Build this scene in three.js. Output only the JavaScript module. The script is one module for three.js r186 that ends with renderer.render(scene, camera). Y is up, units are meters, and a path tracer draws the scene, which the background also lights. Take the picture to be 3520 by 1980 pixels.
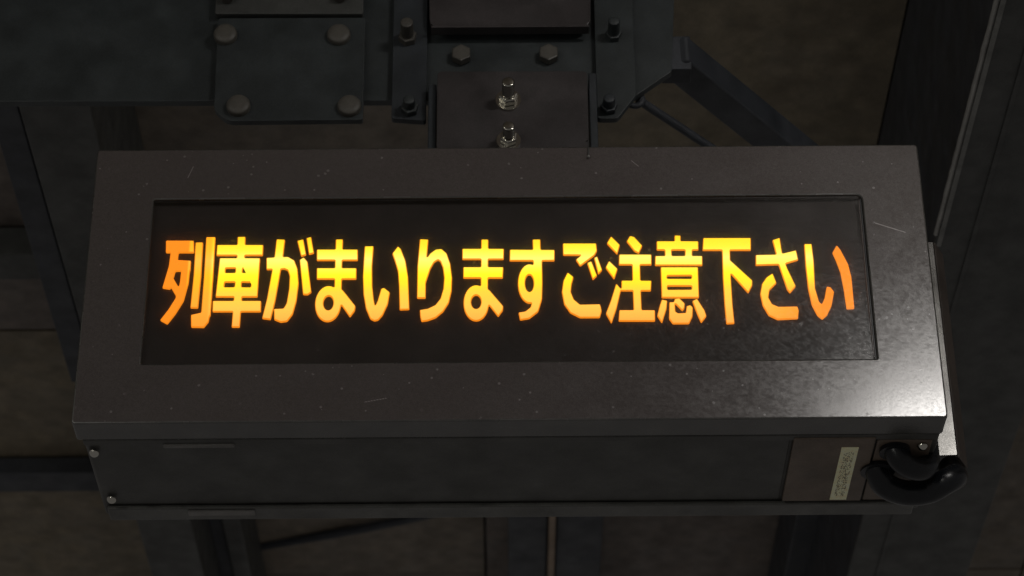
import * as THREE from 'three';
import { RoundedBoxGeometry } from 'three/addons/geometries/RoundedBoxGeometry.js';
import { mergeGeometries } from 'three/addons/utils/BufferGeometryUtils.js';
import { RectAreaLightUniformsLib } from 'three/addons/lights/RectAreaLightUniformsLib.js';
RectAreaLightUniformsLib.init();

// ------------------------------------------------------------------ camera, light, exposure
const SIGN_Y = 3.1;                                     // height of the sign's lower edge above the platform
const scene = new THREE.Scene();
const camera = new THREE.PerspectiveCamera(13.06, 1024 / 576, 0.1, 60);
camera.position.set(-0.00765, SIGN_Y - 1.65982, 3.02024);
camera.rotation.set(0.55511, -0.00407, -0.00925, 'YXZ');
camera.focus = 3.52; camera.userData.fStop = 7;
scene.add(camera);
scene.background = new THREE.Color(0.094, 0.0895, 0.086);  // the dim night round the platform
const renderer = new THREE.WebGLRenderer({ antialias: true });
renderer.toneMapping = THREE.LinearToneMapping;
renderer.toneMappingExposure = 1;
renderer.shadowMap.enabled = true;
// the lamps themselves are built with their fittings, at the end

// ------------------------------------------------------------------ helpers
const counts = {};
function numbered(name) { const n = counts[name] = (counts[name] ?? -1) + 1; return n ? name + '_' + String(n).padStart(3, '0') : name; }
function shade(m) { m.castShadow = true; m.receiveShadow = true; return m; }
function thing(name, label, category, [x, y, z] = [0, 0, 0], group) {
  const o = new THREE.Group(); o.name = numbered(name); o.position.set(x, y, z); scene.add(o);
  o.userData = { label, category }; if (group) o.userData.group = group;
  return o;
}
function part(name, geometry, material, parent, label) {
  const m = shade(new THREE.Mesh(geometry, material)); m.name = name; parent.add(m);
  if (label) m.userData.label = label;
  return m;
}
const V = (x, y, z) => new THREE.Vector3(x, y, z);
function box(x0, x1, y0, y1, z0, z1, r = 0.002) {
  const w = x1 - x0, h = y1 - y0, d = z1 - z0;
  const g = new RoundedBoxGeometry(w, h, d, 2, Math.min(r, w / 2.2, h / 2.2, d / 2.2));
  g.translate((x0 + x1) / 2, (y0 + y1) / 2, (z0 + z1) / 2);
  return metricUV(g);
}
function metricUV(g) {                                  // uv in metres, taken from the side a face points to
  const p = g.attributes.position, n = g.attributes.normal, uv = new Float32Array(p.count * 2);
  for (let i = 0; i < p.count; i++) {
    const ax = Math.abs(n.getX(i)), ay = Math.abs(n.getY(i)), az = Math.abs(n.getZ(i));
    const [u, v] = az >= ax && az >= ay ? [p.getX(i), p.getY(i)] : ay >= ax ? [p.getX(i), p.getZ(i)] : [p.getZ(i), p.getY(i)];
    uv[i * 2] = u; uv[i * 2 + 1] = v;
  }
  g.setAttribute('uv', new THREE.BufferAttribute(uv, 2));
  return g;
}
function prism(points, depth, bevel = 0.001) {          // a plate: outline in x, y, thickness along z, front face at z = 0
  const s = new THREE.Shape(points.map(([x, y]) => new THREE.Vector2(x, y)));
  const g = new THREE.ExtrudeGeometry(s, { depth: depth - 2 * bevel, bevelEnabled: true, bevelThickness: bevel, bevelSize: bevel, bevelOffset: -bevel, bevelSegments: 2, curveSegments: 8 });
  g.translate(0, 0, -depth + bevel);
  return metricUV(g);
}
function rounded(points, radii) {                       // an outline with its corners rounded
  const out = [], n = points.length;
  points.forEach(([x, y], i) => {
    const r = Array.isArray(radii) ? radii[i] : radii;
    if (!r) return out.push([x, y]);
    const a = new THREE.Vector2(...points[(i + n - 1) % n]).sub(new THREE.Vector2(x, y)).normalize().multiplyScalar(r);
    const b = new THREE.Vector2(...points[(i + 1) % n]).sub(new THREE.Vector2(x, y)).normalize().multiplyScalar(r);
    for (let k = 0; k <= 5; k++) { const t = k / 5; out.push([x + a.x * (1 - t) ** 2 + b.x * t * t, y + a.y * (1 - t) ** 2 + b.y * t * t]); }
  });
  return out;
}
function tube(points, radius, sides = 14, steps = 60) { return new THREE.TubeGeometry(new THREE.CatmullRomCurve3(points.map((p) => V(...p)), false, 'centripetal'), steps, radius, sides, false); }
function rod(a, b, r, sides = 12) {
  const A = V(...a), B = V(...b), g = new THREE.CylinderGeometry(r, r, A.distanceTo(B), sides);
  g.applyQuaternion(new THREE.Quaternion().setFromUnitVectors(V(0, 1, 0), B.clone().sub(A).normalize()));
  return g.translate((A.x + B.x) / 2, (A.y + B.y) / 2, (A.z + B.z) / 2);
}
function bar(a, b, w, h) {                              // a straight flat bar from a to b, w wide in plan, h high
  const A = V(...a), B = V(...b), d = B.clone().sub(A), g = new RoundedBoxGeometry(d.length(), h, w, 2, Math.min(w, h) * 0.1);
  metricUV(g);
  g.applyQuaternion(new THREE.Quaternion().setFromRotationMatrix(new THREE.Matrix4().makeBasis(d.clone().normalize(), V(0, 1, 0), d.clone().normalize().cross(V(0, 1, 0)).normalize())));
  return g.translate((A.x + B.x) / 2, (A.y + B.y) / 2, (A.z + B.z) / 2);
}
// value noise, seeded
function hash(x, y, s) { let h = Math.imul(x | 0, 374761393) ^ Math.imul(y | 0, 668265263) ^ Math.imul(s | 0, 2147483647 ^ 1013904223); h = Math.imul(h ^ (h >>> 13), 1274126177); h ^= h >>> 16; return (h >>> 0) / 4294967296; }
function noise(x, y, s, w = 1e9) {                      // w: period, so that a texture can repeat
  const ix = Math.floor(x), iy = Math.floor(y), fx = x - ix, fy = y - iy, m = (a) => ((a % w) + w) % w;
  const u = fx * fx * (3 - 2 * fx), v = fy * fy * (3 - 2 * fy);
  const a = hash(m(ix), m(iy), s), b = hash(m(ix + 1), m(iy), s), c = hash(m(ix), m(iy + 1), s), d = hash(m(ix + 1), m(iy + 1), s);
  return (a + (b - a) * u) * (1 - v) + (c + (d - c) * u) * v;
}
function fbm(x, y, s, oct = 4, w = 1e9) { let t = 0, a = 0.5, n = 0; for (let k = 0; k < oct; k++) { t += a * noise(x, y, s + k * 17, w); n += a; a *= 0.55; x *= 2; y *= 2; w *= 2; } return t / n; }
function texture(w, h, f, repeatX, repeatY, colour) {   // f(u, v) -> [r, g, b] in 0..1
  const data = new Uint8Array(w * h * 4);
  for (let y = 0; y < h; y++) for (let x = 0; x < w; x++) {
    const c = f(x / w, y / h), o = (y * w + x) * 4;
    for (let k = 0; k < 3; k++) data[o + k] = Math.max(0, Math.min(255, Math.round(255 * (c.length ? c[k] : c))));
    data[o + 3] = 255;
  }
  const t = new THREE.DataTexture(data, w, h);
  t.magFilter = t.minFilter = THREE.LinearFilter; t.wrapS = t.wrapT = THREE.RepeatWrapping; t.repeat.set(repeatX, repeatY);
  if (colour) t.colorSpace = THREE.SRGBColorSpace;
  t.needsUpdate = true;
  return t;
}
const bright = (t) => [t, t, t];

// ------------------------------------------------------------------ materials
// grime: an even mottling that multiplies a paint's colour, one metre to a repeat
const grimeMap = texture(512, 512, (u, v) => bright(0.66 + 0.34 * fbm(u * 16, v * 16, 3, 6, 16) + 0.12 * (hash(u * 512, v * 512, 5) - 0.5)), 1.6, 1.6, true);
const grimeRough = texture(512, 512, (u, v) => bright(0.62 + 0.55 * (fbm(u * 12, v * 12, 9, 5, 12) - 0.35)), 1.6, 1.6);
const grimeBump = texture(512, 512, (u, v) => bright(0.6 * fbm(u * 40, v * 40, 21, 4, 40) + 0.4 * hash(u * 512, v * 512, 8)), 1.6, 1.6);
function paint(r, g, b, roughness = 0.7, extra = {}) {
  return new THREE.MeshPhysicalMaterial({ color: new THREE.Color().setRGB(r, g, b), roughness, map: grimeMap, roughnessMap: grimeRough, bumpMap: grimeBump, bumpScale: 0.0002, ...extra });
}
// the sign's front: dark satin sheet with dried water spots, wiped streaks and specks of dust
const speck = (x, y, cell, s, share) => {
  const ix = Math.floor(x / cell), iy = Math.floor(y / cell);
  let best = 0;
  for (let i = -1; i < 2; i++) for (let j = -1; j < 2; j++) {
    const a = ix + i, b = iy + j;
    if (hash(a, b, s) > share) continue;
    const px = (a + 0.15 + 0.7 * hash(a, b, s + 1)) * cell, py = (b + 0.15 + 0.7 * hash(a, b, s + 2)) * cell, r = cell * (0.1 + 0.28 * hash(a, b, s + 3));
    best = Math.max(best, Math.min(1, Math.max(0, (r - Math.hypot(x - px, y - py)) / (0.4 * r) + 0.2)));
  }
  return best;
};
const dust = (x, y) => {                                // x, y in metres on the front; 0 clean .. 1 dusty
  const wiped = fbm(x * 9 + y * 4, y * 26 - x * 7, 31, 4), patch = fbm(x * 26, y * 26, 41, 5), fine = fbm(x * 260 + y * 60, y * 330, 47, 3);
  const t = (wiped - 0.5) * 0.8 + (patch - 0.5) * 0.5 + (fine - 0.5) * 1.9 + 0.45;
  return 0.5 + 0.5 * Math.tanh(1.05 * (t - 0.5));
};
const FW = 1.2, FH = 0.456;
const scratches = [[-0.465, 0.405, -0.458, 0.425, 0.0006], [0.527, 0.318, 0.568, 0.302, 0.0011], [0.55, 0.07, 0.571, 0.075, 0.0006], [-0.2, 0.03, -0.17, 0.036, 0.0005], [0.18, 0.43, 0.19, 0.42, 0.0005]];
const scratch = (x, y) => {
  let t = 0;
  for (const [ax, ay, bx, by, w] of scratches) {
    const k = Math.max(0, Math.min(1, ((x - ax) * (bx - ax) + (y - ay) * (by - ay)) / ((bx - ax) ** 2 + (by - ay) ** 2)));
    t = Math.max(t, 1 - Math.hypot(x - ax - k * (bx - ax), y - ay - k * (by - ay)) / w);
  }
  return Math.max(0, t);
};
const onFront = (f) => (u, v) => f((u - 0.5) * FW, v * FH);
const placed = (t) => { t.offset.set(0.5, 0); return t; };
const spots = (x, y) => speck(x + 3, y, 0.007, 67, 0.025) * (0.25 + 0.75 * noise(x * 9 + 3, y * 9, 69));
const frontMap = placed(texture(1536, 584, onFront((x, y) => {
  const d = dust(x, y), s = spots(x, y), c = scratch(x, y), t = 0.03 * d + 0.07 * s + 0.45 * c + 0.05 * hash(x * 1300, y * 1300, 7);
  return [0.305 + t, 0.280 + t, 0.274 + t];
}), 1 / FW, 1 / FH, true));
const frontRough = placed(texture(1536, 584, onFront((x, y) => bright(0.135 + 0.14 * dust(x, y) + 0.14 * spots(x, y))), 1 / FW, 1 / FH));
const frontBump = placed(texture(1536, 584, onFront((x, y) => bright(0.3 * fbm(x * 60, y * 60, 71, 3) + 0.45 * fbm(x * 420, y * 420, 73, 2) + 0.25 * spots(x, y))), 1 / FW, 1 / FH));
const paneRough = placed(texture(1536, 584, onFront((x, y) => bright(0.115 + 0.13 * dust(x + 5, y) + 0.2 * spots(x + 5, y))), 1 / FW, 1 / FH));
const M = {
  front: new THREE.MeshPhysicalMaterial({ map: frontMap, roughness: 1, roughnessMap: frontRough, bumpMap: frontBump, bumpScale: 0.000035, ior: 1.9 }),
  pane: new THREE.MeshPhysicalMaterial({ color: new THREE.Color().setRGB(0.78, 0.76, 0.75), transmission: 1, thickness: 0, roughness: 1, roughnessMap: paneRough, ior: 1.8 }),
  frameEdge: paint(0.092, 0.088, 0.08, 0.36, { ior: 1.9 }),
  board: paint(0.05, 0.042, 0.04, 0.9),
  seal: paint(0.004, 0.004, 0.004, 0.6),
  housing: paint(0.088, 0.087, 0.079, 0.6),
  lid: paint(0.088, 0.088, 0.08, 0.6),
  access: paint(0.2, 0.152, 0.115, 0.65),
  sticker: null,
  tab: paint(0.15, 0.15, 0.138, 0.55),
  steel: paint(0.056, 0.066, 0.069, 0.7),
  deepSteel: paint(0.046, 0.054, 0.063, 0.75),
  bracket: paint(0.074, 0.064, 0.065, 0.65),
  bolt: paint(0.125, 0.116, 0.1, 0.6),
  zinc: new THREE.MeshPhysicalMaterial({ color: new THREE.Color().setRGB(0.62, 0.6, 0.54), metalness: 1, roughness: 0.2, roughnessMap: grimeRough }),
  ceiling: paint(0.3, 0.25, 0.2, 0.9),
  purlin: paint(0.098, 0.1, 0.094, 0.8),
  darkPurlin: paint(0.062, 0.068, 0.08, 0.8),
  bareMetal: new THREE.MeshPhysicalMaterial({ color: new THREE.Color().setRGB(0.25, 0.245, 0.235), metalness: 1, roughness: 0.36, roughnessMap: grimeRough, map: grimeMap, bumpMap: grimeBump, bumpScale: 0.00002 }),
  greyPaint: paint(0.42, 0.41, 0.39, 0.45),
  brownPaint: paint(0.10, 0.08, 0.068, 0.6),
  black: paint(0.011, 0.013, 0.017, 0.42, { bumpScale: 0.00005 }),
  paleTab: paint(0.26, 0.25, 0.235, 0.6),
  edgeLightTone: paint(0.52, 0.51, 0.48, 0.6),  // light tone for the roof beam edge, lamp light put into the colour
  paleLip: paint(0.3, 0.3, 0.28, 0.75),
  timber: paint(0.42, 0.31, 0.22, 0.8),
  lampHousing: paint(0.7, 0.7, 0.68, 0.5),
};

// ------------------------------------------------------------------ the lit characters of the display
// each stroke in millimetres from the middle of the window: l = line (width first), p = outline, e = ellipse; capitals are cut out
const CHARACTERS = [
  [['p', -490.5, 71.5, -450.5, 71, -449, 50.5, -489.5, 51], ['l', 11.5, -476.5, 57.5, -478, 27.5, -485, -9.5], ['p', -473, 38.5, -452.5, 37, -452.5, 20, -475, 19.5], ['l', 12.5, -459, 34.5, -460, -0.5, -465, -28, -474.5, -48, -485, -65], ['l', 9.5, -479.5, 4.5, -466, -20], ['l', 11, -442.5, 68, -442, 12.5, -443.5, -42], ['l', 13.5, -426.5, 77, -426, 8.5, -426.5, -55.5], ['p', -447.5, -53.5, -420, -46.5, -422, -65, -428, -74, -446, -73.5]], // 列
  [['l', 11.5, -382.5, 77, -381.5, 26.5, -382.5, -19.5, -383.5, -74], ['p', -417, 63.5, -350.5, 63, -350.5, 45, -417, 45.5], ['p', -412, 41, -354, 40.5, -355, -24.5, -414.5, -24], ['P', -402.5, 24, -388.5, 24, -388.5, 16, -402.5, 16], ['P', -378, 24, -364.5, 23.5, -365, 15.5, -378.5, 16], ['P', -402.5, 0.5, -388, 0.5, -388.5, -8, -403, -8], ['P', -378.5, 0.5, -365, 0, -365.5, -8.5, -378.5, -8], ['p', -418, -30.5, -349.5, -31, -349, -49, -417.5, -48.5]], // 車
  [['l', 12.5, -326, 72, -328, 37.5, -331.5, 7.5, -335.5, -29, -341, -61], ['p', -345.5, 41, -314.5, 42.5, -305, 36, -300, 22, -297.5, -2, -299.5, -31, -304, -53, -311.5, -65, -320.5, -66.5, -330, -62, -331, -44.5, -317.5, -44, -313.5, -35, -311, -11, -311, 9.5, -314, 19.5, -318.5, 22, -344.5, 21], ['p', -298, 37, -292, 41.5, -286, 33.5, -279, -17, -284, -21.5, -291, -21], ['p', -302.5, 69.5, -293.5, 72, -288.5, 45.5, -296, 43], ['p', -289.5, 74, -282.5, 76, -277.5, 48.5, -285, 46]], // が
  [['p', -274, 54.5, -215, 54, -214.5, 35.5, -273.5, 36], ['p', -273, 23, -216, 22.5, -216, 4, -272.5, 4.5], ['l', 10.5, -242, 71.5, -242, 25.5, -241.5, -22.5], ['e', -255, -36.5, 18.5, 29.5], ['l', 10.5, -242, -11.5, -241, -37], ['E', -254.5, -35.5, 7, 12], ['p', -244.5, -8, -234.5, -14.5, -216, -41, -217, -48.5, -223.5, -59, -236.5, -38, -242.5, -27]], // ま
  [['p', -205.5, 59.5, -192.5, 59.5, -194, 25, -193, -8.5, -190.5, -30.5, -188.5, -41.5, -185, -32, -180.5, -12, -176, -11, -168, -18.5, -170.5, -38, -177.5, -56, -183.5, -64, -189, -65.5, -195, -62, -201.5, -45, -205.5, -21, -207, 6.5, -206.5, 34.5], ['p', -158, 59, -153.5, 54.5, -146.5, 34, -142.5, 8, -140, -47, -154, -47.5, -155.5, -7, -157.5, 17.5, -162, 34, -166, 46.5]], // い
  [['l', 12.5, -120.5, 70.5, -123.5, 24.5, -123.5, -28.5], ['p', -119, 33.5, -112, 46, -104, 53, -95.5, 54, -88, 46.5, -82.5, 28, -80, 5.5, -80.5, -16.5, -84.5, -36.5, -92.5, -51, -103, -61, -114, -65.5, -123, -67, -125, -58, -125.5, -48, -114, -46, -103.5, -40, -96.5, -29.5, -92.5, -13, -91.5, 5.5, -93.5, 22.5, -97, 32.5, -100.5, 35.5, -106, 31, -111, 20.5, -114.5, 7.5, -118.5, -7]], // り
  [['p', -66, 54, -6, 53.5, -6.5, 35.5, -66, 36], ['p', -64.5, 23, -7, 22.5, -8, 4, -64.5, 4.5], ['l', 10.5, -33.5, 69.5, -34, 23.5, -34.5, -24.5], ['e', -46, -37, 18, 29.5], ['l', 10.5, -34.5, -13.5, -33.5, -39], ['E', -46, -35.5, 7, 11.5], ['p', -36.5, -9.5, -27, -16, -7.5, -43, -8.5, -50, -15, -60, -28.5, -39.5, -34.5, -29]], // ま
  [['p', 2, 52, 66.5, 51, 66, 32.5, 1.5, 33], ['l', 11.5, 40.5, 69, 41, 25], ['e', 30, -5.5, 17, 32.5], ['l', 12.5, 42, 34, 42, -4.5, 41, -30.5, 36, -48.5, 26, -57.5, 14.5, -59.5], ['E', 29.5, -5, 6, 14.5]], // す
  [['p', 78, 62, 126, 61.5, 127, 48.5, 123, 41, 102, 23, 96, 34, 104, 41.5, 78, 42], ['p', 112, 28.5, 118.5, 31.5, 126, 7, 119.5, 0], ['p', 122, 37, 127, 39.5, 133.5, 16.5, 127.5, 9], ['p', 84, 13, 77.5, -1.5, 75, -19.5, 78, -40, 86.5, -54.5, 100, -62.5, 128, -62.5, 131, -51.5, 129, -40.5, 100.5, -41, 92, -32.5, 88, -20, 89.5, -7, 92.5, 5]], // ご
  [['p', 147.5, 73.5, 160, 58.5, 155.5, 42.5, 141, 61.5], ['p', 143.5, 32, 155.5, 18, 150, 0.5, 138, 20.5], ['p', 152.5, -6, 159.5, -16, 152, -48, 144, -72.5, 136.5, -56, 144, -35], ['p', 174.5, 74, 181, 72, 192, 57, 186.5, 44, 180, 48, 169.5, 64.5], ['p', 158, 42.5, 204.5, 42, 204, 24.5, 157, 25], ['p', 160, -1.5, 203, -2, 201.5, -19, 159.5, -18.5], ['p', 155.5, -50.5, 206, -51, 205.5, -69, 154, -68.5], ['l', 11.5, 182, 40.5, 181.5, -6, 181.5, -59]], // 注
  [['l', 9, 243, 74, 242.5, 59], ['p', 212.5, 64.5, 272.5, 64, 272, 49, 212, 49.5], ['l', 10, 228.5, 51.5, 228.5, 36.5], ['l', 10.5, 258, 51, 257, 36], ['p', 209.5, 39.5, 277, 39, 276.5, 23, 208.5, 23.5], ['p', 216.5, 20.5, 270, 20, 269, -31, 216, -30.5], ['P', 225.5, 6, 260, 6, 259.5, 0.5, 225, 1], ['P', 225, -11, 259.5, -11.5, 259, -17.5, 225, -17.5], ['p', 216, -33.5, 224, -35.5, 222.5, -48.5, 215, -72.5, 208.5, -60, 212.5, -44.5], ['p', 226.5, -38, 234.5, -38, 234.5, -53.5, 238, -56.5, 249, -56, 250.5, -45, 256, -43, 259.5, -47, 258.5, -61.5, 253, -73.5, 230, -73.5, 225, -65], ['p', 234.5, -32.5, 241.5, -32, 248.5, -40.5, 247.5, -48.5, 244.5, -52.5, 233, -38], ['p', 259, -36.5, 266, -32.5, 276, -52.5, 278, -61.5, 270, -72.5, 265, -58]], // 意
  [['p', 279.5, 69.5, 348, 69, 347, 48, 277.5, 48.5], ['l', 11.5, 311.5, 58, 310, 2.5, 310, -43.5, 311, -74], ['p', 313, 34, 317.5, 30, 346, -3, 345.5, -11, 339, -24, 316.5, 8, 312, 12.5]], // 下
  [['p', 353, 40, 386, 40.5, 411.5, 47.5, 413.5, 31, 391, 23.5, 352, 22.5], ['p', 378.5, 65, 389.5, 69, 391.5, 39, 397, 16.5, 407, -13, 398, -24.5, 394, -18, 385, 22, 381.5, 46.5], ['p', 375.5, 9, 380, -7.5, 369.5, -19, 367, -31.5, 371.5, -42.5, 380.5, -47, 407, -46.5, 408.5, -53.5, 406.5, -66.5, 377.5, -68, 365.5, -61, 358, -44.5, 355.5, -25.5, 359, -9, 366, 2]], // さ
  [['p', 423.5, 58, 434.5, 58, 435.5, 29, 434, -17, 438, -39, 441.5, -43.5, 446, -34, 450.5, -14, 456, -15, 460.5, -23, 455.5, -45, 448, -61, 440.5, -68, 434, -61.5, 427.5, -44.5, 424, -17, 423, 20], ['p', 470, 55.5, 475, 47.5, 484, 23, 487, 1, 487, -50.5, 476, -51, 474.5, -17.5, 472, 10, 467, 30.5, 463, 43]], // い
];
// the display's picture: amber lamps that run from yellow to orange, orange at both ends of the message
const DW = 1.0, DH = 0.17;
const mix3 = (a, b, t) => a.map((x, i) => x + (b[i] - x) * t);
const rows = [[0, [1, 0.82, 0.12]], [0.15, [1, 0.90, 0.20]], [0.27, [1, 0.94, 0.44]], [0.34, [1, 0.93, 0.34]], [0.44, [1, 0.92, 0.14]], [0.54, [1, 0.87, 0.16]], [0.62, [1, 0.80, 0.24]], [0.78, [1, 0.745, 0.29]], [1, [1, 0.63, 0.26]]];
const ORANGE = [1, 0.53, 0.11];
const picture = texture(1024, 176, (u, v) => {
  const x = (u - 0.5) * DW, y = (v - 0.5) * DH, t = Math.max(0, Math.min(1, (78 - y * 1000) / 156));
  let k = 0; while (k < rows.length - 2 && rows[k + 1][0] < t) k++;
  const c = mix3(rows[k][1], rows[k + 1][1], Math.max(0, Math.min(1, (t - rows[k][0]) / (rows[k + 1][0] - rows[k][0]))));
  const left = Math.min(1, Math.max(0, (-0.452 - x) / 0.006)), left2 = 0.55 * Math.min(1, Math.max(0, (-0.42 - x) / 0.006)), right = Math.min(1, Math.max(0, (x - 0.436) / 0.004));
  const low = x > 0.34 ? Math.min(1, Math.max(0, (x - 0.34) / 0.08)) * Math.min(1, Math.max(0, (0.004 - y) / 0.05)) : 0;
  return mix3(c, ORANGE, Math.max(left, left2, right, 0.9 * low));
}, 1 / DW, 1 / DH, true);
picture.offset.set(0.5, 0.5);
M.lit = new THREE.MeshStandardMaterial({ color: 0x050505, roughness: 0.8, emissive: 0xffffff, emissiveMap: picture, emissiveIntensity: 1.75 });
M.litEdge = new THREE.MeshStandardMaterial({ color: 0x050505, roughness: 0.8, emissive: new THREE.Color().setRGB(1, 0.28, 0.01), emissiveIntensity: 1.3 });
const RES = 5;                                          // raster cells per millimetre while the strokes are joined
function outlines(strokes) {
  let x0 = 1e9, x1 = -1e9, y0 = 1e9, y1 = -1e9;
  for (const [op, ...n] of strokes) {
    if (op === 'e') { x0 = Math.min(x0, n[0] - n[2]); x1 = Math.max(x1, n[0] + n[2]); y0 = Math.min(y0, n[1] - n[3]); y1 = Math.max(y1, n[1] + n[3]); continue; }
    for (let i = op === 'l' ? 1 : 0; i < n.length; i += 2) { x0 = Math.min(x0, n[i]); x1 = Math.max(x1, n[i]); y0 = Math.min(y0, n[i + 1]); y1 = Math.max(y1, n[i + 1]); }
  }
  x0 -= 10; x1 += 10; y0 -= 10; y1 += 10;
  const w = Math.ceil((x1 - x0) * RES), h = Math.ceil((y1 - y0) * RES), c = document.createElement('canvas');
  c.width = w; c.height = h;
  const g = c.getContext('2d'), X = (x) => (x - x0) * RES, Y = (y) => (y1 - y) * RES;
  g.fillStyle = '#000'; g.fillRect(0, 0, w, h); g.lineJoin = 'round'; g.lineCap = 'butt';
  for (const [op, ...n] of strokes) {
    g.fillStyle = g.strokeStyle = op === op.toUpperCase() ? '#000' : '#fff';
    g.beginPath();
    if (op === 'e' || op === 'E') g.ellipse(X(n[0]), Y(n[1]), n[2] * RES, n[3] * RES, 0, 0, 2 * Math.PI);
    else for (let i = op === 'l' ? 1 : 0; i < n.length; i += 2) g[i > 1 ? 'lineTo' : 'moveTo'](X(n[i]), Y(n[i + 1]));
    if (op === 'l') { g.lineWidth = n[0] * RES; g.stroke(); } else { g.closePath(); g.fill(); }
  }
  const px = g.getImageData(0, 0, w, h).data;
  let f = new Float32Array(w * h);
  for (let i = 0; i < w * h; i++) f[i] = px[i * 4] / 255;
  const R = 4;                                          // the blur that rounds the corners
  for (let pass = 0; pass < 4; pass++) {
    const o = new Float32Array(w * h), [sx, sy] = pass % 2 ? [1, 0] : [0, 1];
    for (let y = R; y < h - R; y++) for (let x = R; x < w - R; x++) { let t = 0; for (let k = -R; k <= R; k++) t += f[(y + k * sy) * w + x + k * sx]; o[y * w + x] = t / (2 * R + 1); }
    f = o;
  }
  const next = new Map(), pt = new Map(), lv = 0.5;
  const cross = (ax, ay, bx, by) => { const a = f[ay * w + ax], b = f[by * w + bx], t = (lv - a) / (b - a), key = Math.min(ay * w + ax, by * w + bx) * 2 + (ax === bx ? 1 : 0); pt.set(key, [x0 + (ax + (bx - ax) * t) / RES, y1 - (ay + (by - ay) * t) / RES]); return key; };
  for (let y = 0; y < h - 1; y++) for (let x = 0; x < w - 1; x++) {
    const a = f[y * w + x] > lv, b = f[y * w + x + 1] > lv, d = f[(y + 1) * w + x + 1] > lv, e = f[(y + 1) * w + x] > lv, n = a + 2 * b + 4 * d + 8 * e;
    if (!n || n === 15) continue;
    const T = () => cross(x, y, x + 1, y), Rr = () => cross(x + 1, y, x + 1, y + 1), B = () => cross(x, y + 1, x + 1, y + 1), L = () => cross(x, y, x, y + 1), link = (p, q) => next.set(p, q);
    if (n === 1) link(T(), L()); else if (n === 2) link(Rr(), T()); else if (n === 3) link(Rr(), L()); else if (n === 4) link(B(), Rr()); else if (n === 6) link(B(), T());
    else if (n === 7) link(B(), L()); else if (n === 8) link(L(), B()); else if (n === 9) link(T(), B()); else if (n === 11) link(Rr(), B()); else if (n === 12) link(L(), Rr());
    else if (n === 13) link(T(), Rr()); else if (n === 14) link(L(), T()); else if (n === 5) { link(T(), L()); link(B(), Rr()); } else { link(Rr(), T()); link(L(), B()); }
  }
  const loops = [];
  while (next.size) {
    const start = next.keys().next().value, loop = [];
    for (let k = start; next.has(k);) { loop.push(pt.get(k)); const q = next.get(k); next.delete(k); k = q; }
    if (loop.length > 12) loops.push(simple(loop, 0.1));
  }
  return loops;
}
function simple(loop, tol) {                            // drop points that lie on the line of their neighbours
  const far = loop.reduce((b, p, i) => (Math.hypot(p[0] - loop[0][0], p[1] - loop[0][1]) > Math.hypot(loop[b][0] - loop[0][0], loop[b][1] - loop[0][1]) ? i : b), 0);
  const run = (a) => {
    if (a.length < 3) return a;
    const [p, q] = [a[0], a[a.length - 1]], l = Math.hypot(q[0] - p[0], q[1] - p[1]) || 1e-9;
    let worst = 0, at = 0;
    a.forEach((r, i) => { const d = Math.abs((q[0] - p[0]) * (r[1] - p[1]) - (q[1] - p[1]) * (r[0] - p[0])) / l; if (d > worst) { worst = d; at = i; } });
    return worst < tol ? [p, q] : [...run(a.slice(0, at + 1)).slice(0, -1), ...run(a.slice(at))];
  };
  return [...run(loop.slice(0, far + 1)).slice(0, -1), ...run([...loop.slice(far), loop[0]]).slice(0, -1)];
}
const area = (l) => l.reduce((t, p, i) => { const q = l[(i + 1) % l.length]; return t + p[0] * q[1] - q[0] * p[1]; }, 0) / 2;
const inside = (p, l) => l.reduce((t, a, i) => { const b = l[(i + 1) % l.length]; return (a[1] > p[1]) !== (b[1] > p[1]) && p[0] < ((b[0] - a[0]) * (p[1] - a[1])) / (b[1] - a[1]) + a[0] ? !t : t; }, false);
function characterGeometry(strokes) {
  const loops = outlines(strokes), biggest = Math.max(...loops.map((l) => Math.abs(area(l)))), sign = Math.sign(area(loops.find((l) => Math.abs(area(l)) === biggest)));
  const solid = loops.filter((l) => area(l) * sign > 0), holes = loops.filter((l) => area(l) * sign < 0);
  const v2 = (l) => l.map(([x, y]) => new THREE.Vector2(x / 1000, y / 1000));
  const shapes = solid.map((l) => { const s = new THREE.Shape(v2(l)); s.holes = holes.filter((k) => inside(k[0], l)).map((k) => new THREE.Path(v2(k))); return s; });
  const g = new THREE.ExtrudeGeometry(shapes, { depth: 0.0024, bevelEnabled: true, bevelThickness: 0.0009, bevelSize: 0.0010, bevelOffset: -0.0011, bevelSegments: 1, curveSegments: 1 });
  const p = g.attributes.position, uv = g.attributes.uv;
  for (let i = 0; i < p.count; i++) uv.setXY(i, p.getX(i), p.getY(i));
  return g;
}

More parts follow.
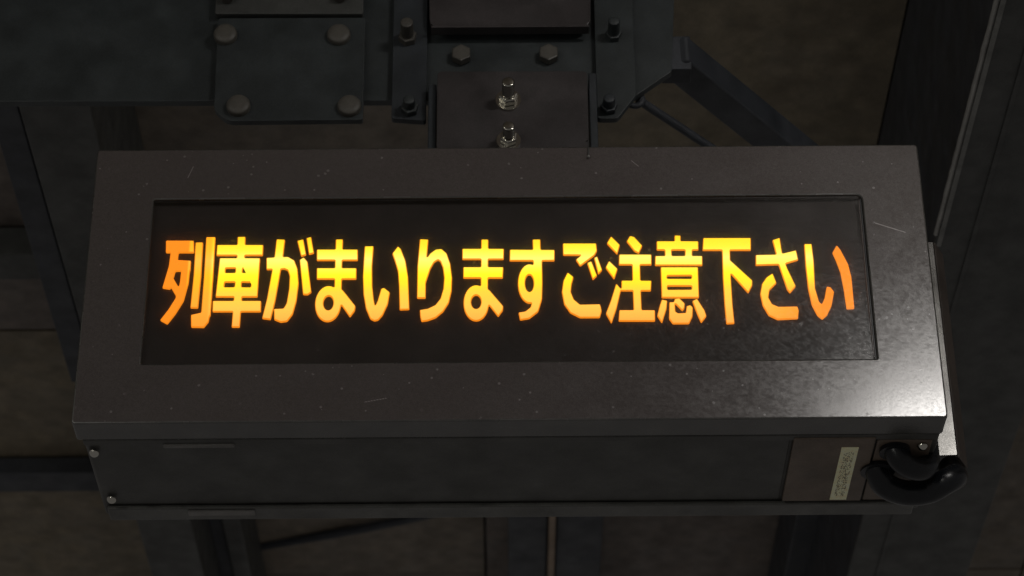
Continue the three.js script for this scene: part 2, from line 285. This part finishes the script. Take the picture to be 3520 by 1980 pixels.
// ------------------------------------------------------------------ the sign
const sign = thing('display_sign', 'dark box-shaped hanging sign with glowing amber message', 'electronic sign', [0, SIGN_Y, 0]);
{
  const WX = 0.511, WY0 = 0.0935, WY1 = 0.3675;
  const outer = new THREE.Shape(rounded([[-0.6, 0], [0.6, 0], [0.6, FH], [-0.6, FH]], 0.006).map(([x, y]) => new THREE.Vector2(x, y)));
  outer.holes = [new THREE.Path(rounded([[-WX, WY0], [-WX, WY1], [WX, WY1], [WX, WY0]], [0.002, 0.002, 0.009, 0.002]).map(([x, y]) => new THREE.Vector2(x, y)))];
  const fg = new THREE.ExtrudeGeometry(outer, { depth: 0.0434, bevelEnabled: true, bevelThickness: 0.0024, bevelSize: 0.0024, bevelOffset: -0.0024, bevelSegments: 3, curveSegments: 6 });
  fg.translate(0, 0, -0.0458);
  part('front_frame', metricUV(fg), [M.front, M.frameEdge], sign);
  // a thin black joint runs round the window, wider down the right side, where a strip of moulding stands a little proud
  const pane = new THREE.PlaneGeometry(2 * WX - 0.0045, WY1 - WY0 - 0.0022); pane.translate(-0.0022, (WY0 + WY1) / 2 - 0.001, -0.0012);
  part('window_pane', metricUV(pane), M.pane, sign);
  part('pane_moulding', box(WX - 0.0055, WX - 0.0033, WY0 + 0.002, WY1 - 0.008, -0.008, 0.0002, 0.0009), M.front, sign);
  part('pane_seal', mergeGeometries([box(WX - 0.003, WX - 0.0004, WY0 + 0.001, WY1 - 0.004, -0.012, -0.0032, 0.0005), box(-WX + 0.001, WX - 0.006, WY1 - 0.0024, WY1 - 0.0002, -0.012, -0.0030, 0.0005)]), M.seal, sign);
  part('display_board', box(-WX - 0.004, WX + 0.004, WY0 - 0.004, WY1 + 0.004, -0.03, -0.0115, 0.001), M.board, sign);
  for (const strokes of CHARACTERS) {
    const m = part('lit_character', characterGeometry(strokes), [M.lit, M.litEdge], sign);
    m.position.set(0, 0.231, -0.0108);
  }
  // the box behind the frame and its underside
  part('housing', box(-0.592, 0.598, 0.004, 0.448, -0.285, -0.048, 0.005), M.housing, sign);
  part('bottom_lip', box(-0.591, 0.593, -0.0012, 0.003, -0.0615, -0.0475, 0.0015), M.housing, sign);
  part('bottom_lid', prism(rounded([[-0.588, -0.246], [0.39, -0.246], [0.39, -0.0645], [-0.588, -0.0645]], 0.004), 0.007, 0.0015).rotateX(Math.PI / 2).translate(0, 0.0005 + 0.0015, 0), M.lid, sign);
  part('rear_flange', box(-0.585, 0.588, -0.004, 0.0035, -0.288, -0.2515, 0.003), M.tab, sign);
  const access = part('access_plate', box(0.394, 0.508, -0.0035, 0.003, -0.243, -0.0535, 0.002), M.access, sign, 'brownish access plate with a pale label strip');
  part('cable_plate', box(0.511, 0.588, -0.0005, 0.003, -0.246, -0.0645, 0.002), M.access, sign, 'brownish plate where the black cables enter');
  const note = texture(96, 384, (u, v) => {
    const ink = (Math.abs(u - 0.5) < 0.3 && fbm(u * 22, v * 62, 83, 2) > 0.57 && v > 0.08 && v < 0.93) ? 0.55 : 1, d = 0.9 + 0.3 * fbm(u * 8, v * 30, 87, 4);
    return [1.0 * d * ink, 0.95 * d * ink, 0.78 * d * ink];
  }, 1 / 0.024, 1 / 0.158, true);
  M.sticker = new THREE.MeshStandardMaterial({ map: note, roughness: 0.6 });
  const st = box(0.4625, 0.4865, -0.0045, -0.0032, -0.237, -0.078, 0.0004);
  for (let i = 0, p = st.attributes.position, uv = st.attributes.uv; i < p.count; i++) uv.setXY(i, p.getX(i) - 0.4625, -p.getZ(i) - 0.078);
  part('label_strip', st, M.sticker, access, 'pale worn label strip with small print');
  part('hinge_tab', box(-0.481, -0.382, -0.004, 0.001, -0.0665, -0.0585, 0.002), M.paleTab, sign);
  part('hinge_tab', box(-0.468, -0.371, -0.0075, -0.0042, -0.268, -0.2535, 0.0016), M.paleTab, sign);
  for (const [x, z] of [[-0.579, -0.080], [-0.574, -0.222], [0.575, -0.078], [0.57, -0.226]]) {
    const g = new THREE.SphereGeometry(0.0075, 18, 10, 0, 2 * Math.PI, 0, Math.PI / 2).rotateX(Math.PI).translate(x, -0.0015, z);
    part('screw', g, M.zinc, sign);
  }
  // a bent channel runs down the right side of the box and ends just under it
  const wall = (a, b, y0, y1, t) => { const dx = b[0] - a[0], dz = b[1] - a[1], l = Math.hypot(dx, dz), g = metricUV(new RoundedBoxGeometry(l, y1 - y0, t, 2, t * 0.3)); return g.rotateY(-Math.atan2(dz, dx)).translate((a[0] + b[0]) / 2, (y0 + y1) / 2, (a[1] + b[1]) / 2); };
  part('side_channel', mergeGeometries([wall([0.6, -0.157], [0.638, -0.155], 0.023, 0.385, 0.0025), wall([0.6005, -0.25], [0.6005, -0.159], 0.026, 0.385, 0.0025)]), M.bareMetal, sign, 'bare metal side channel with a pale lower end');
  part('channel_wing', wall([0.6395, -0.156], [0.657, -0.19], 0.02, 0.385, 0.0025), M.brownPaint, sign, 'dark brown angled wing of the side channel');
}

// ------------------------------------------------------------------ bolts shared by the steelwork
function boltParts(parent, x, y, z, { r = 0.017, shaft = 0.0085, length = 0.04, washer = 0, material = M.bolt, turn = 0 } = {}) {
  const b = new THREE.Group(); b.name = 'bolt'; b.position.set(x, y, z); parent.add(b);
  if (washer) { const w = new THREE.CylinderGeometry(washer, washer, 0.004, 28); w.rotateX(Math.PI / 2).translate(0, 0, 0.002); part('washer', w, material, b); }
  const z0 = washer ? 0.004 : 0, nh = r * 0.85;
  const hex = new THREE.Shape(); for (let k = 0; k < 6; k++) hex[k ? 'lineTo' : 'moveTo'](r * Math.cos(turn + (k * Math.PI) / 3), r * Math.sin(turn + (k * Math.PI) / 3));
  const n = new THREE.ExtrudeGeometry(hex, { depth: nh - 0.003, bevelEnabled: true, bevelThickness: 0.0015, bevelSize: 0.002, bevelOffset: -0.002, bevelSegments: 2 }); n.translate(0, 0, z0 + 0.0015);
  part('nut', n, material, b);
  if (length) {
    const prof = [[0.0001, length], [shaft * 0.8, length], [shaft, length - 0.002]];
    for (let k = 0; length - 0.003 - k * 0.002 > z0 + nh; k++) prof.push([shaft * (k % 2 ? 1 : 0.9), length - 0.003 - k * 0.002]);
    prof.push([shaft, z0 + nh - 0.001]);
    const s = new THREE.LatheGeometry(prof.map(([a, c]) => new THREE.Vector2(a, c)).reverse(), 20); s.rotateX(Math.PI / 2);
    part('threaded_end', s, material, b);
  }
  return b;
}
function roundHead(parent, x, y, z, r, material, flat = 0.012) {
  const b = new THREE.LatheGeometry([[r, 0], [r, flat * 0.55], [r * 0.9, flat * 0.85], [r * 0.55, flat], [0.0001, flat]].map(([a, c]) => new THREE.Vector2(a, c)), 26);
  b.rotateX(Math.PI / 2); metricUV(b).translate(x, y, z);
  return part('bolt_head', b, material, parent);
}

// ------------------------------------------------------------------ the hanger over the sign
const hanger = thing('mounting_bracket', 'dark steel hanger plate with two bright bolts above sign', 'bracket', [0, SIGN_Y, 0]);
part('hanger_plate', prism(rounded([[-0.107, 0.449], [0.123, 0.449], [0.124, 0.668], [-0.107, 0.669]], [0, 0, 0.008, 0.008]), 0.012).translate(0, 0, -0.1), M.bracket, hanger);
part('side_web', box(0.126, 0.138, 0.449, 0.667, -0.2, -0.103), M.deepSteel, hanger);
part('side_web', box(-0.121, -0.1085, 0.449, 0.655, -0.2, -0.113), M.deepSteel, hanger);
part('foot_plate', box(-0.16, 0.2, 0.449, 0.457, -0.24, -0.113, 0.002), M.steel, hanger);
boltParts(hanger, 0.002, 0.612, -0.1, { r: 0.0145, shaft: 0.0095, length: 0.05, washer: 0.0195, material: M.zinc, turn: 0.2 });
boltParts(hanger, 0.002, 0.536, -0.1, { r: 0.0135, shaft: 0.009, length: 0.042, washer: 0.0185, material: M.zinc, turn: 0.4 });

// ------------------------------------------------------------------ the steel beam that carries it
const beam = thing('steel_beam', 'dark horizontal steel beam with splice plates and bolt heads', 'beam', [0, SIGN_Y, 0]);
part('web', prism([[-1.6, 0.655], [0.19, 0.645], [0.258, 0.7], [0.272, 0.9], [-1.6, 0.9]], 0.014).translate(0, 0, -0.145), M.steel, beam);
part('upper_flange', box(-1.6, 0.272, 0.9, 0.914, -0.26, -0.06), M.steel, beam);
part('splice_plate', prism(rounded([[-0.452, 0.622], [-0.43, 0.6], [-0.222, 0.601], [-0.222, 0.799], [-0.455, 0.8]], [0.01, 0.01, 0.004, 0.006, 0.006]), 0.012).translate(0, 0, -0.131), M.steel, beam);
part('cover_plate', prism(rounded([[-0.46, 0.806], [-0.226, 0.804], [-0.226, 0.898], [-0.46, 0.898]], 0.004), 0.012).translate(0, 0, -0.128), M.purlin, beam);
part('end_plate', prism(rounded([[-0.178, 0.603], [-0.125, 0.598], [-0.124, 0.86], [-0.178, 0.86]], 0.005), 0.012).translate(0, 0, -0.131), M.deepSteel, beam);
part('end_plate', prism(rounded([[0.139, 0.6], [0.17, 0.6], [0.2, 0.645], [0.2, 0.86], [0.139, 0.86]], 0.006), 0.012).translate(0, 0, -0.131), M.steel, beam);
part('hood_plate', prism(rounded([[-0.12, 0.766], [0.132, 0.766], [0.135, 0.89], [-0.123, 0.89]], [0.014, 0.014, 0, 0]), 0.01).translate(0, 0, -0.112), M.bracket, beam);
part('hood_edge', box(-0.118, 0.13, 0.7605, 0.765, -0.128, -0.108, 0.0015), M.bracket, beam);
for (const [x, y] of [[-0.441, 0.764], [-0.263, 0.762], [-0.414, 0.626], [-0.243, 0.624]]) roundHead(beam, x, y, -0.131, 0.0185, M.bolt);
for (const x of [-0.441, -0.263]) part('stud', new THREE.CylinderGeometry(0.0085, 0.0085, 0.07, 16).rotateX(0).translate(x, 0.86, -0.118), M.bolt, beam);
boltParts(beam, -0.155, 0.755, -0.131, { r: 0.015, shaft: 0.010, length: 0.045, material: M.bolt, turn: 0.3 });
boltParts(beam, 0.168, 0.758, -0.131, { r: 0.013, shaft: 0.009, length: 0.042, material: M.steel, turn: 0.1 });
boltParts(beam, -0.15, 0.618, -0.131, { r: 0.014, shaft: 0.009, length: 0.03, material: M.steel, turn: 0.3 });
boltParts(beam, 0.157, 0.618, -0.131, { r: 0.013, shaft: 0.009, length: 0.03, material: M.deepSteel, turn: 0.2 });
for (const [x, m] of [[-0.071, M.bolt], [0.066, M.bolt]]) boltParts(beam, x, 0.728, -0.143, { r: 0.0165, shaft: 0.009, length: 0.014, material: m, turn: 0.52 });

// ------------------------------------------------------------------ bracing, roof beam, purlins, ceiling
{
  const t = thing('diagonal_brace', 'thick dark diagonal brace running back from the beam end', 'brace', [0, SIGN_Y, 0]);
  part('brace_bar', bar([0.262, 0.735, -0.155], [0.62, 0.76, -0.62], 0.055, 0.05), M.darkPurlin, t);
  part('brace_end', box(0.245, 0.29, 0.705, 0.77, -0.185, -0.146), M.darkPurlin, t);
}
{
  const t = thing('brace_rod', 'thin dark round rod slanting down to the sign top', 'rod', [0, SIGN_Y, 0]);
  part('rod', rod([0.205, 0.66, -0.165], [0.42, 0.60, -0.32], 0.007), M.darkPurlin, t);
  part('rod_eye', new THREE.TorusGeometry(0.012, 0.005, 8, 18).translate(0.2, 0.66, -0.165), M.darkPurlin, t);
}
{
  const t = thing('roof_beam', 'big dark beam at right with lamp light painted along its lower edge', 'beam', [0, SIGN_Y, 0]);
  part('web', box(0.757, 0.772, 0.76, 1.28, -3.6, 0.3, 0.002), M.darkPurlin, t);
  part('flange', box(0.7545, 1.02, 0.742, 0.757, -3.6, 0.3, 0.004), M.purlin, t);
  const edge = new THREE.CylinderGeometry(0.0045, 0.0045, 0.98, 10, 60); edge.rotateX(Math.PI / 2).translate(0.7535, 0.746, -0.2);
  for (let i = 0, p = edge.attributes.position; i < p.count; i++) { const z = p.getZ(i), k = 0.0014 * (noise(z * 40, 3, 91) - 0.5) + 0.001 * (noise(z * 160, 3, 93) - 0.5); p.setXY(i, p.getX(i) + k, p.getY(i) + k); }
  edge.computeVertexNormals();
  part('painted_light_edge', metricUV(edge), M.edgeLightTone, t, 'pale uneven edge of the flange with lamp light painted in');  // pale colour stands in for lamp light caught by the flange edge
  part('edge_lip', box(0.7575, 0.766, 0.7385, 0.7415, -0.72, 0.25, 0.001), M.paleLip, t);
  part('edge_strip', box(0.815, 0.823, 0.7385, 0.7415, -3.4, 0.25, 0.001), M.purlin, t);
}
{
  const p = thing('purlin', 'dark grey purlin at the left, behind the sign corner', 'purlin', [0, SIGN_Y, 0]);
  part('purlin_body', box(-0.86, -0.735, 0.955, 1.28, -3.6, -0.3, 0.004), M.purlin, p);
  const q = thing('purlin', 'narrow blackish purlin at the far left edge', 'purlin', [0, SIGN_Y, 0]);
  part('purlin_body', box(-0.925, -0.872, 0.99, 1.28, -1.62, -0.3, 0.003), M.darkPurlin, q);
  const r = thing('purlin', 'wide blackish purlin showing under the sign at left', 'purlin', [0, SIGN_Y, 0]);
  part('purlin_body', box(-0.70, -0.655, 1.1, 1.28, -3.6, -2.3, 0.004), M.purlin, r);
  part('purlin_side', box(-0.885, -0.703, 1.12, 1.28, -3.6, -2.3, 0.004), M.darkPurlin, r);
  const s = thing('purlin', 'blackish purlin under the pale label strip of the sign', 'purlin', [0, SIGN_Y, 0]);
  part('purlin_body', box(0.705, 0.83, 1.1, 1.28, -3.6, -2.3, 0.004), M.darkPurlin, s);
  const c = thing('cross_member', 'dark cross member at the left beside the sign middle', 'cross member', [0, SIGN_Y, 0]);
  part('member_body', box(-1.5, -0.93, 1.21, 1.28, -1.56, -1.46, 0.003), M.purlin, c);
  part('member_end', box(-0.928, -0.862, 1.16, 1.28, -1.62, -1.5, 0.003), M.darkPurlin, c);
  const d = thing('cross_member', 'dark cross member at the left below the sign corner screws', 'cross member', [0, SIGN_Y, 0]);
  part('member_body', box(-1.9, -0.862, 1.235, 1.28, -2.60, -2.5, 0.003), M.darkPurlin, d);
}
{
  const t = thing('pale_batten', 'thin pale brown batten between two dark strips below the sign', 'batten', [0, SIGN_Y, 0]);
  part('batten', box(0.1, 0.117, 1.1, 1.116, -3.4, -2.44, 0.003), M.timber, t);
  part('dark_strip', box(0.0, 0.097, 1.118, 1.28, -3.5, -2.3, 0.003), M.darkPurlin, t);
  part('dark_strip', box(0.12, 0.235, 1.118, 1.28, -3.5, -2.3, 0.003), M.darkPurlin, t);
}
{
  const t = thing('ceiling_cable', 'dark cable crossing the brown ceiling below the sign', 'cable', [0, SIGN_Y, 0]);
  part('cable', tube([[-0.66, 1.283, -3.02], [-0.35, 1.27, -2.88], [-0.05, 1.275, -2.74], [0.0, 1.285, -2.72]], 0.012, 8, 30), M.darkPurlin, t);
}
const ceiling = new THREE.Group(); ceiling.name = 'ceiling'; ceiling.userData = { kind: 'structure', label: 'brown boarded underside of the platform roof' }; ceiling.position.set(0, SIGN_Y, 0); scene.add(ceiling);
{
  const tones = [0, 1, 2, 3].map((k) => { const m = M.ceiling.clone(); m.color.setRGB(0.232 + 0.018 * k, 0.196 + 0.014 * k, 0.154 + 0.009 * ((k * 3) % 4)); return m; });
  const edges = [-3.2, -2.6, -2, -1.4, -0.8, -0.06, 0.76, 1.4, 2, 2.6, 3.2];
  for (let i = 0; i < edges.length - 1; i++) for (let j = 0; j < 4; j++) {
    const z0 = -5.2 + j * 2.0 - (i % 2) * 0.7, dy = 0.004 * hash(i, j, 97);
    part('board', box(edges[i] + 0.003, edges[i + 1] - 0.003, 1.285 + dy, 1.31 + dy, z0 + 0.003, z0 + 1.997, 0.003), tones[(i * 3 + j * 2) % 4], ceiling);
  }
  part('roof_deck', box(-3.25, 3.25, 1.32, 1.36, -6, 3.2, 0.002), M.purlin, ceiling);
}

// ------------------------------------------------------------------ loose cables under the right end of the sign
{
  const a = thing('black_cable', 'front one of the two thick black cable loops by the label strip', 'cable', [0, SIGN_Y, 0]);
  part('cable', tube([[0.541, 0.03, -0.090], [0.538, 0.0, -0.091], [0.547, -0.017, -0.096], [0.565, -0.023, -0.106], [0.583, -0.016, -0.118], [0.590, 0.002, -0.126], [0.591, 0.03, -0.128]], 0.0165, 20, 70), M.black, a);
  part('cable_gland', new THREE.CylinderGeometry(0.021, 0.022, 0.01, 24).translate(0.538, -0.002, -0.09), M.black, a);
  const b = thing('black_cable', 'lower thick black cable loop with a pale glint along its bend', 'cable', [0, SIGN_Y, 0]);
  part('cable', tube([[0.523, 0.03, -0.145], [0.521, 0.0, -0.148], [0.531, -0.018, -0.162], [0.560, -0.026, -0.174], [0.595, -0.026, -0.168], [0.617, -0.020, -0.152], [0.630, -0.010, -0.158], [0.636, 0.004, -0.182], [0.637, 0.03, -0.205]], 0.0185, 20, 70), M.black, b);
  part('cable_gland', new THREE.CylinderGeometry(0.0235, 0.0245, 0.01, 24).translate(0.521, -0.002, -0.147), M.black, b);
}
{
  const w = thing('wire_end', 'thin cut wire end hanging over the sign top', 'wire', [0, SIGN_Y, 0]);
  part('wire', tube([[0.118, 0.5, -0.05], [0.119, 0.475, -0.012], [0.1185, 0.457, 0.002], [0.118, 0.437, 0.0035]], 0.0008, 6, 24), M.purlin, w);
  part('wire_tip', new THREE.SphereGeometry(0.0021, 10, 8).translate(0.118, 0.436, 0.0035), M.greyPaint, w);
}

// ------------------------------------------------------------------ lamps: two fluorescent fittings under the roof, in front of the sign and out of the picture, plus a far one added for glints
function lamp(label, position, aim, width, height, colour, radiance) {
  const t = thing('platform_lamp', label, 'lamp', position);
  t.lookAt(...aim);                                     // its glowing face looks along +z
  part('lamp_housing', box(-width / 2 - 0.03, width / 2 + 0.03, -height / 2 - 0.02, height / 2 + 0.02, -0.06, -0.012, 0.006), M.lampHousing, t);
  const glow = new THREE.MeshStandardMaterial({ color: 0x111111, emissive: new THREE.Color().setRGB(...colour), emissiveIntensity: radiance * 0.5 });
  const tubeMesh = part('lamp_tube', box(-width / 2, width / 2, -height / 2, height / 2, -0.011, 0, 0.003), glow, t);
  tubeMesh.castShadow = false;
  const l = new THREE.RectAreaLight(new THREE.Color().setRGB(...colour), radiance, width, height);
  l.name = 'lamp_light'; l.position.set(0, 0, 0.004); l.rotation.y = Math.PI; t.add(l);
}
lamp('fluorescent lamp under the roof at right, in front of the sign', [1.03, SIGN_Y + 0.925, 1.8], [0.5, SIGN_Y + 0.1, 0], 0.46, 0.12, [1, 0.965, 0.92], 29);
lamp('fluorescent lamp under the roof at left, in front of the sign', [-2.2, SIGN_Y + 0.9, 2.2], [-0.3, SIGN_Y + 0.3, -0.2], 0.6, 0.1, [1, 0.96, 0.85], 7);
lamp('unseen far lamp at left, added for glints on screws and bolts', [-3.4, SIGN_Y - 0.25, 7.5], [-0.2, SIGN_Y + 0.1, -0.1], 0.9, 0.16, [1, 0.98, 0.9], 36);  // unseen lamp, placed low and far to put glints on the screws

renderer.render(scene, camera);
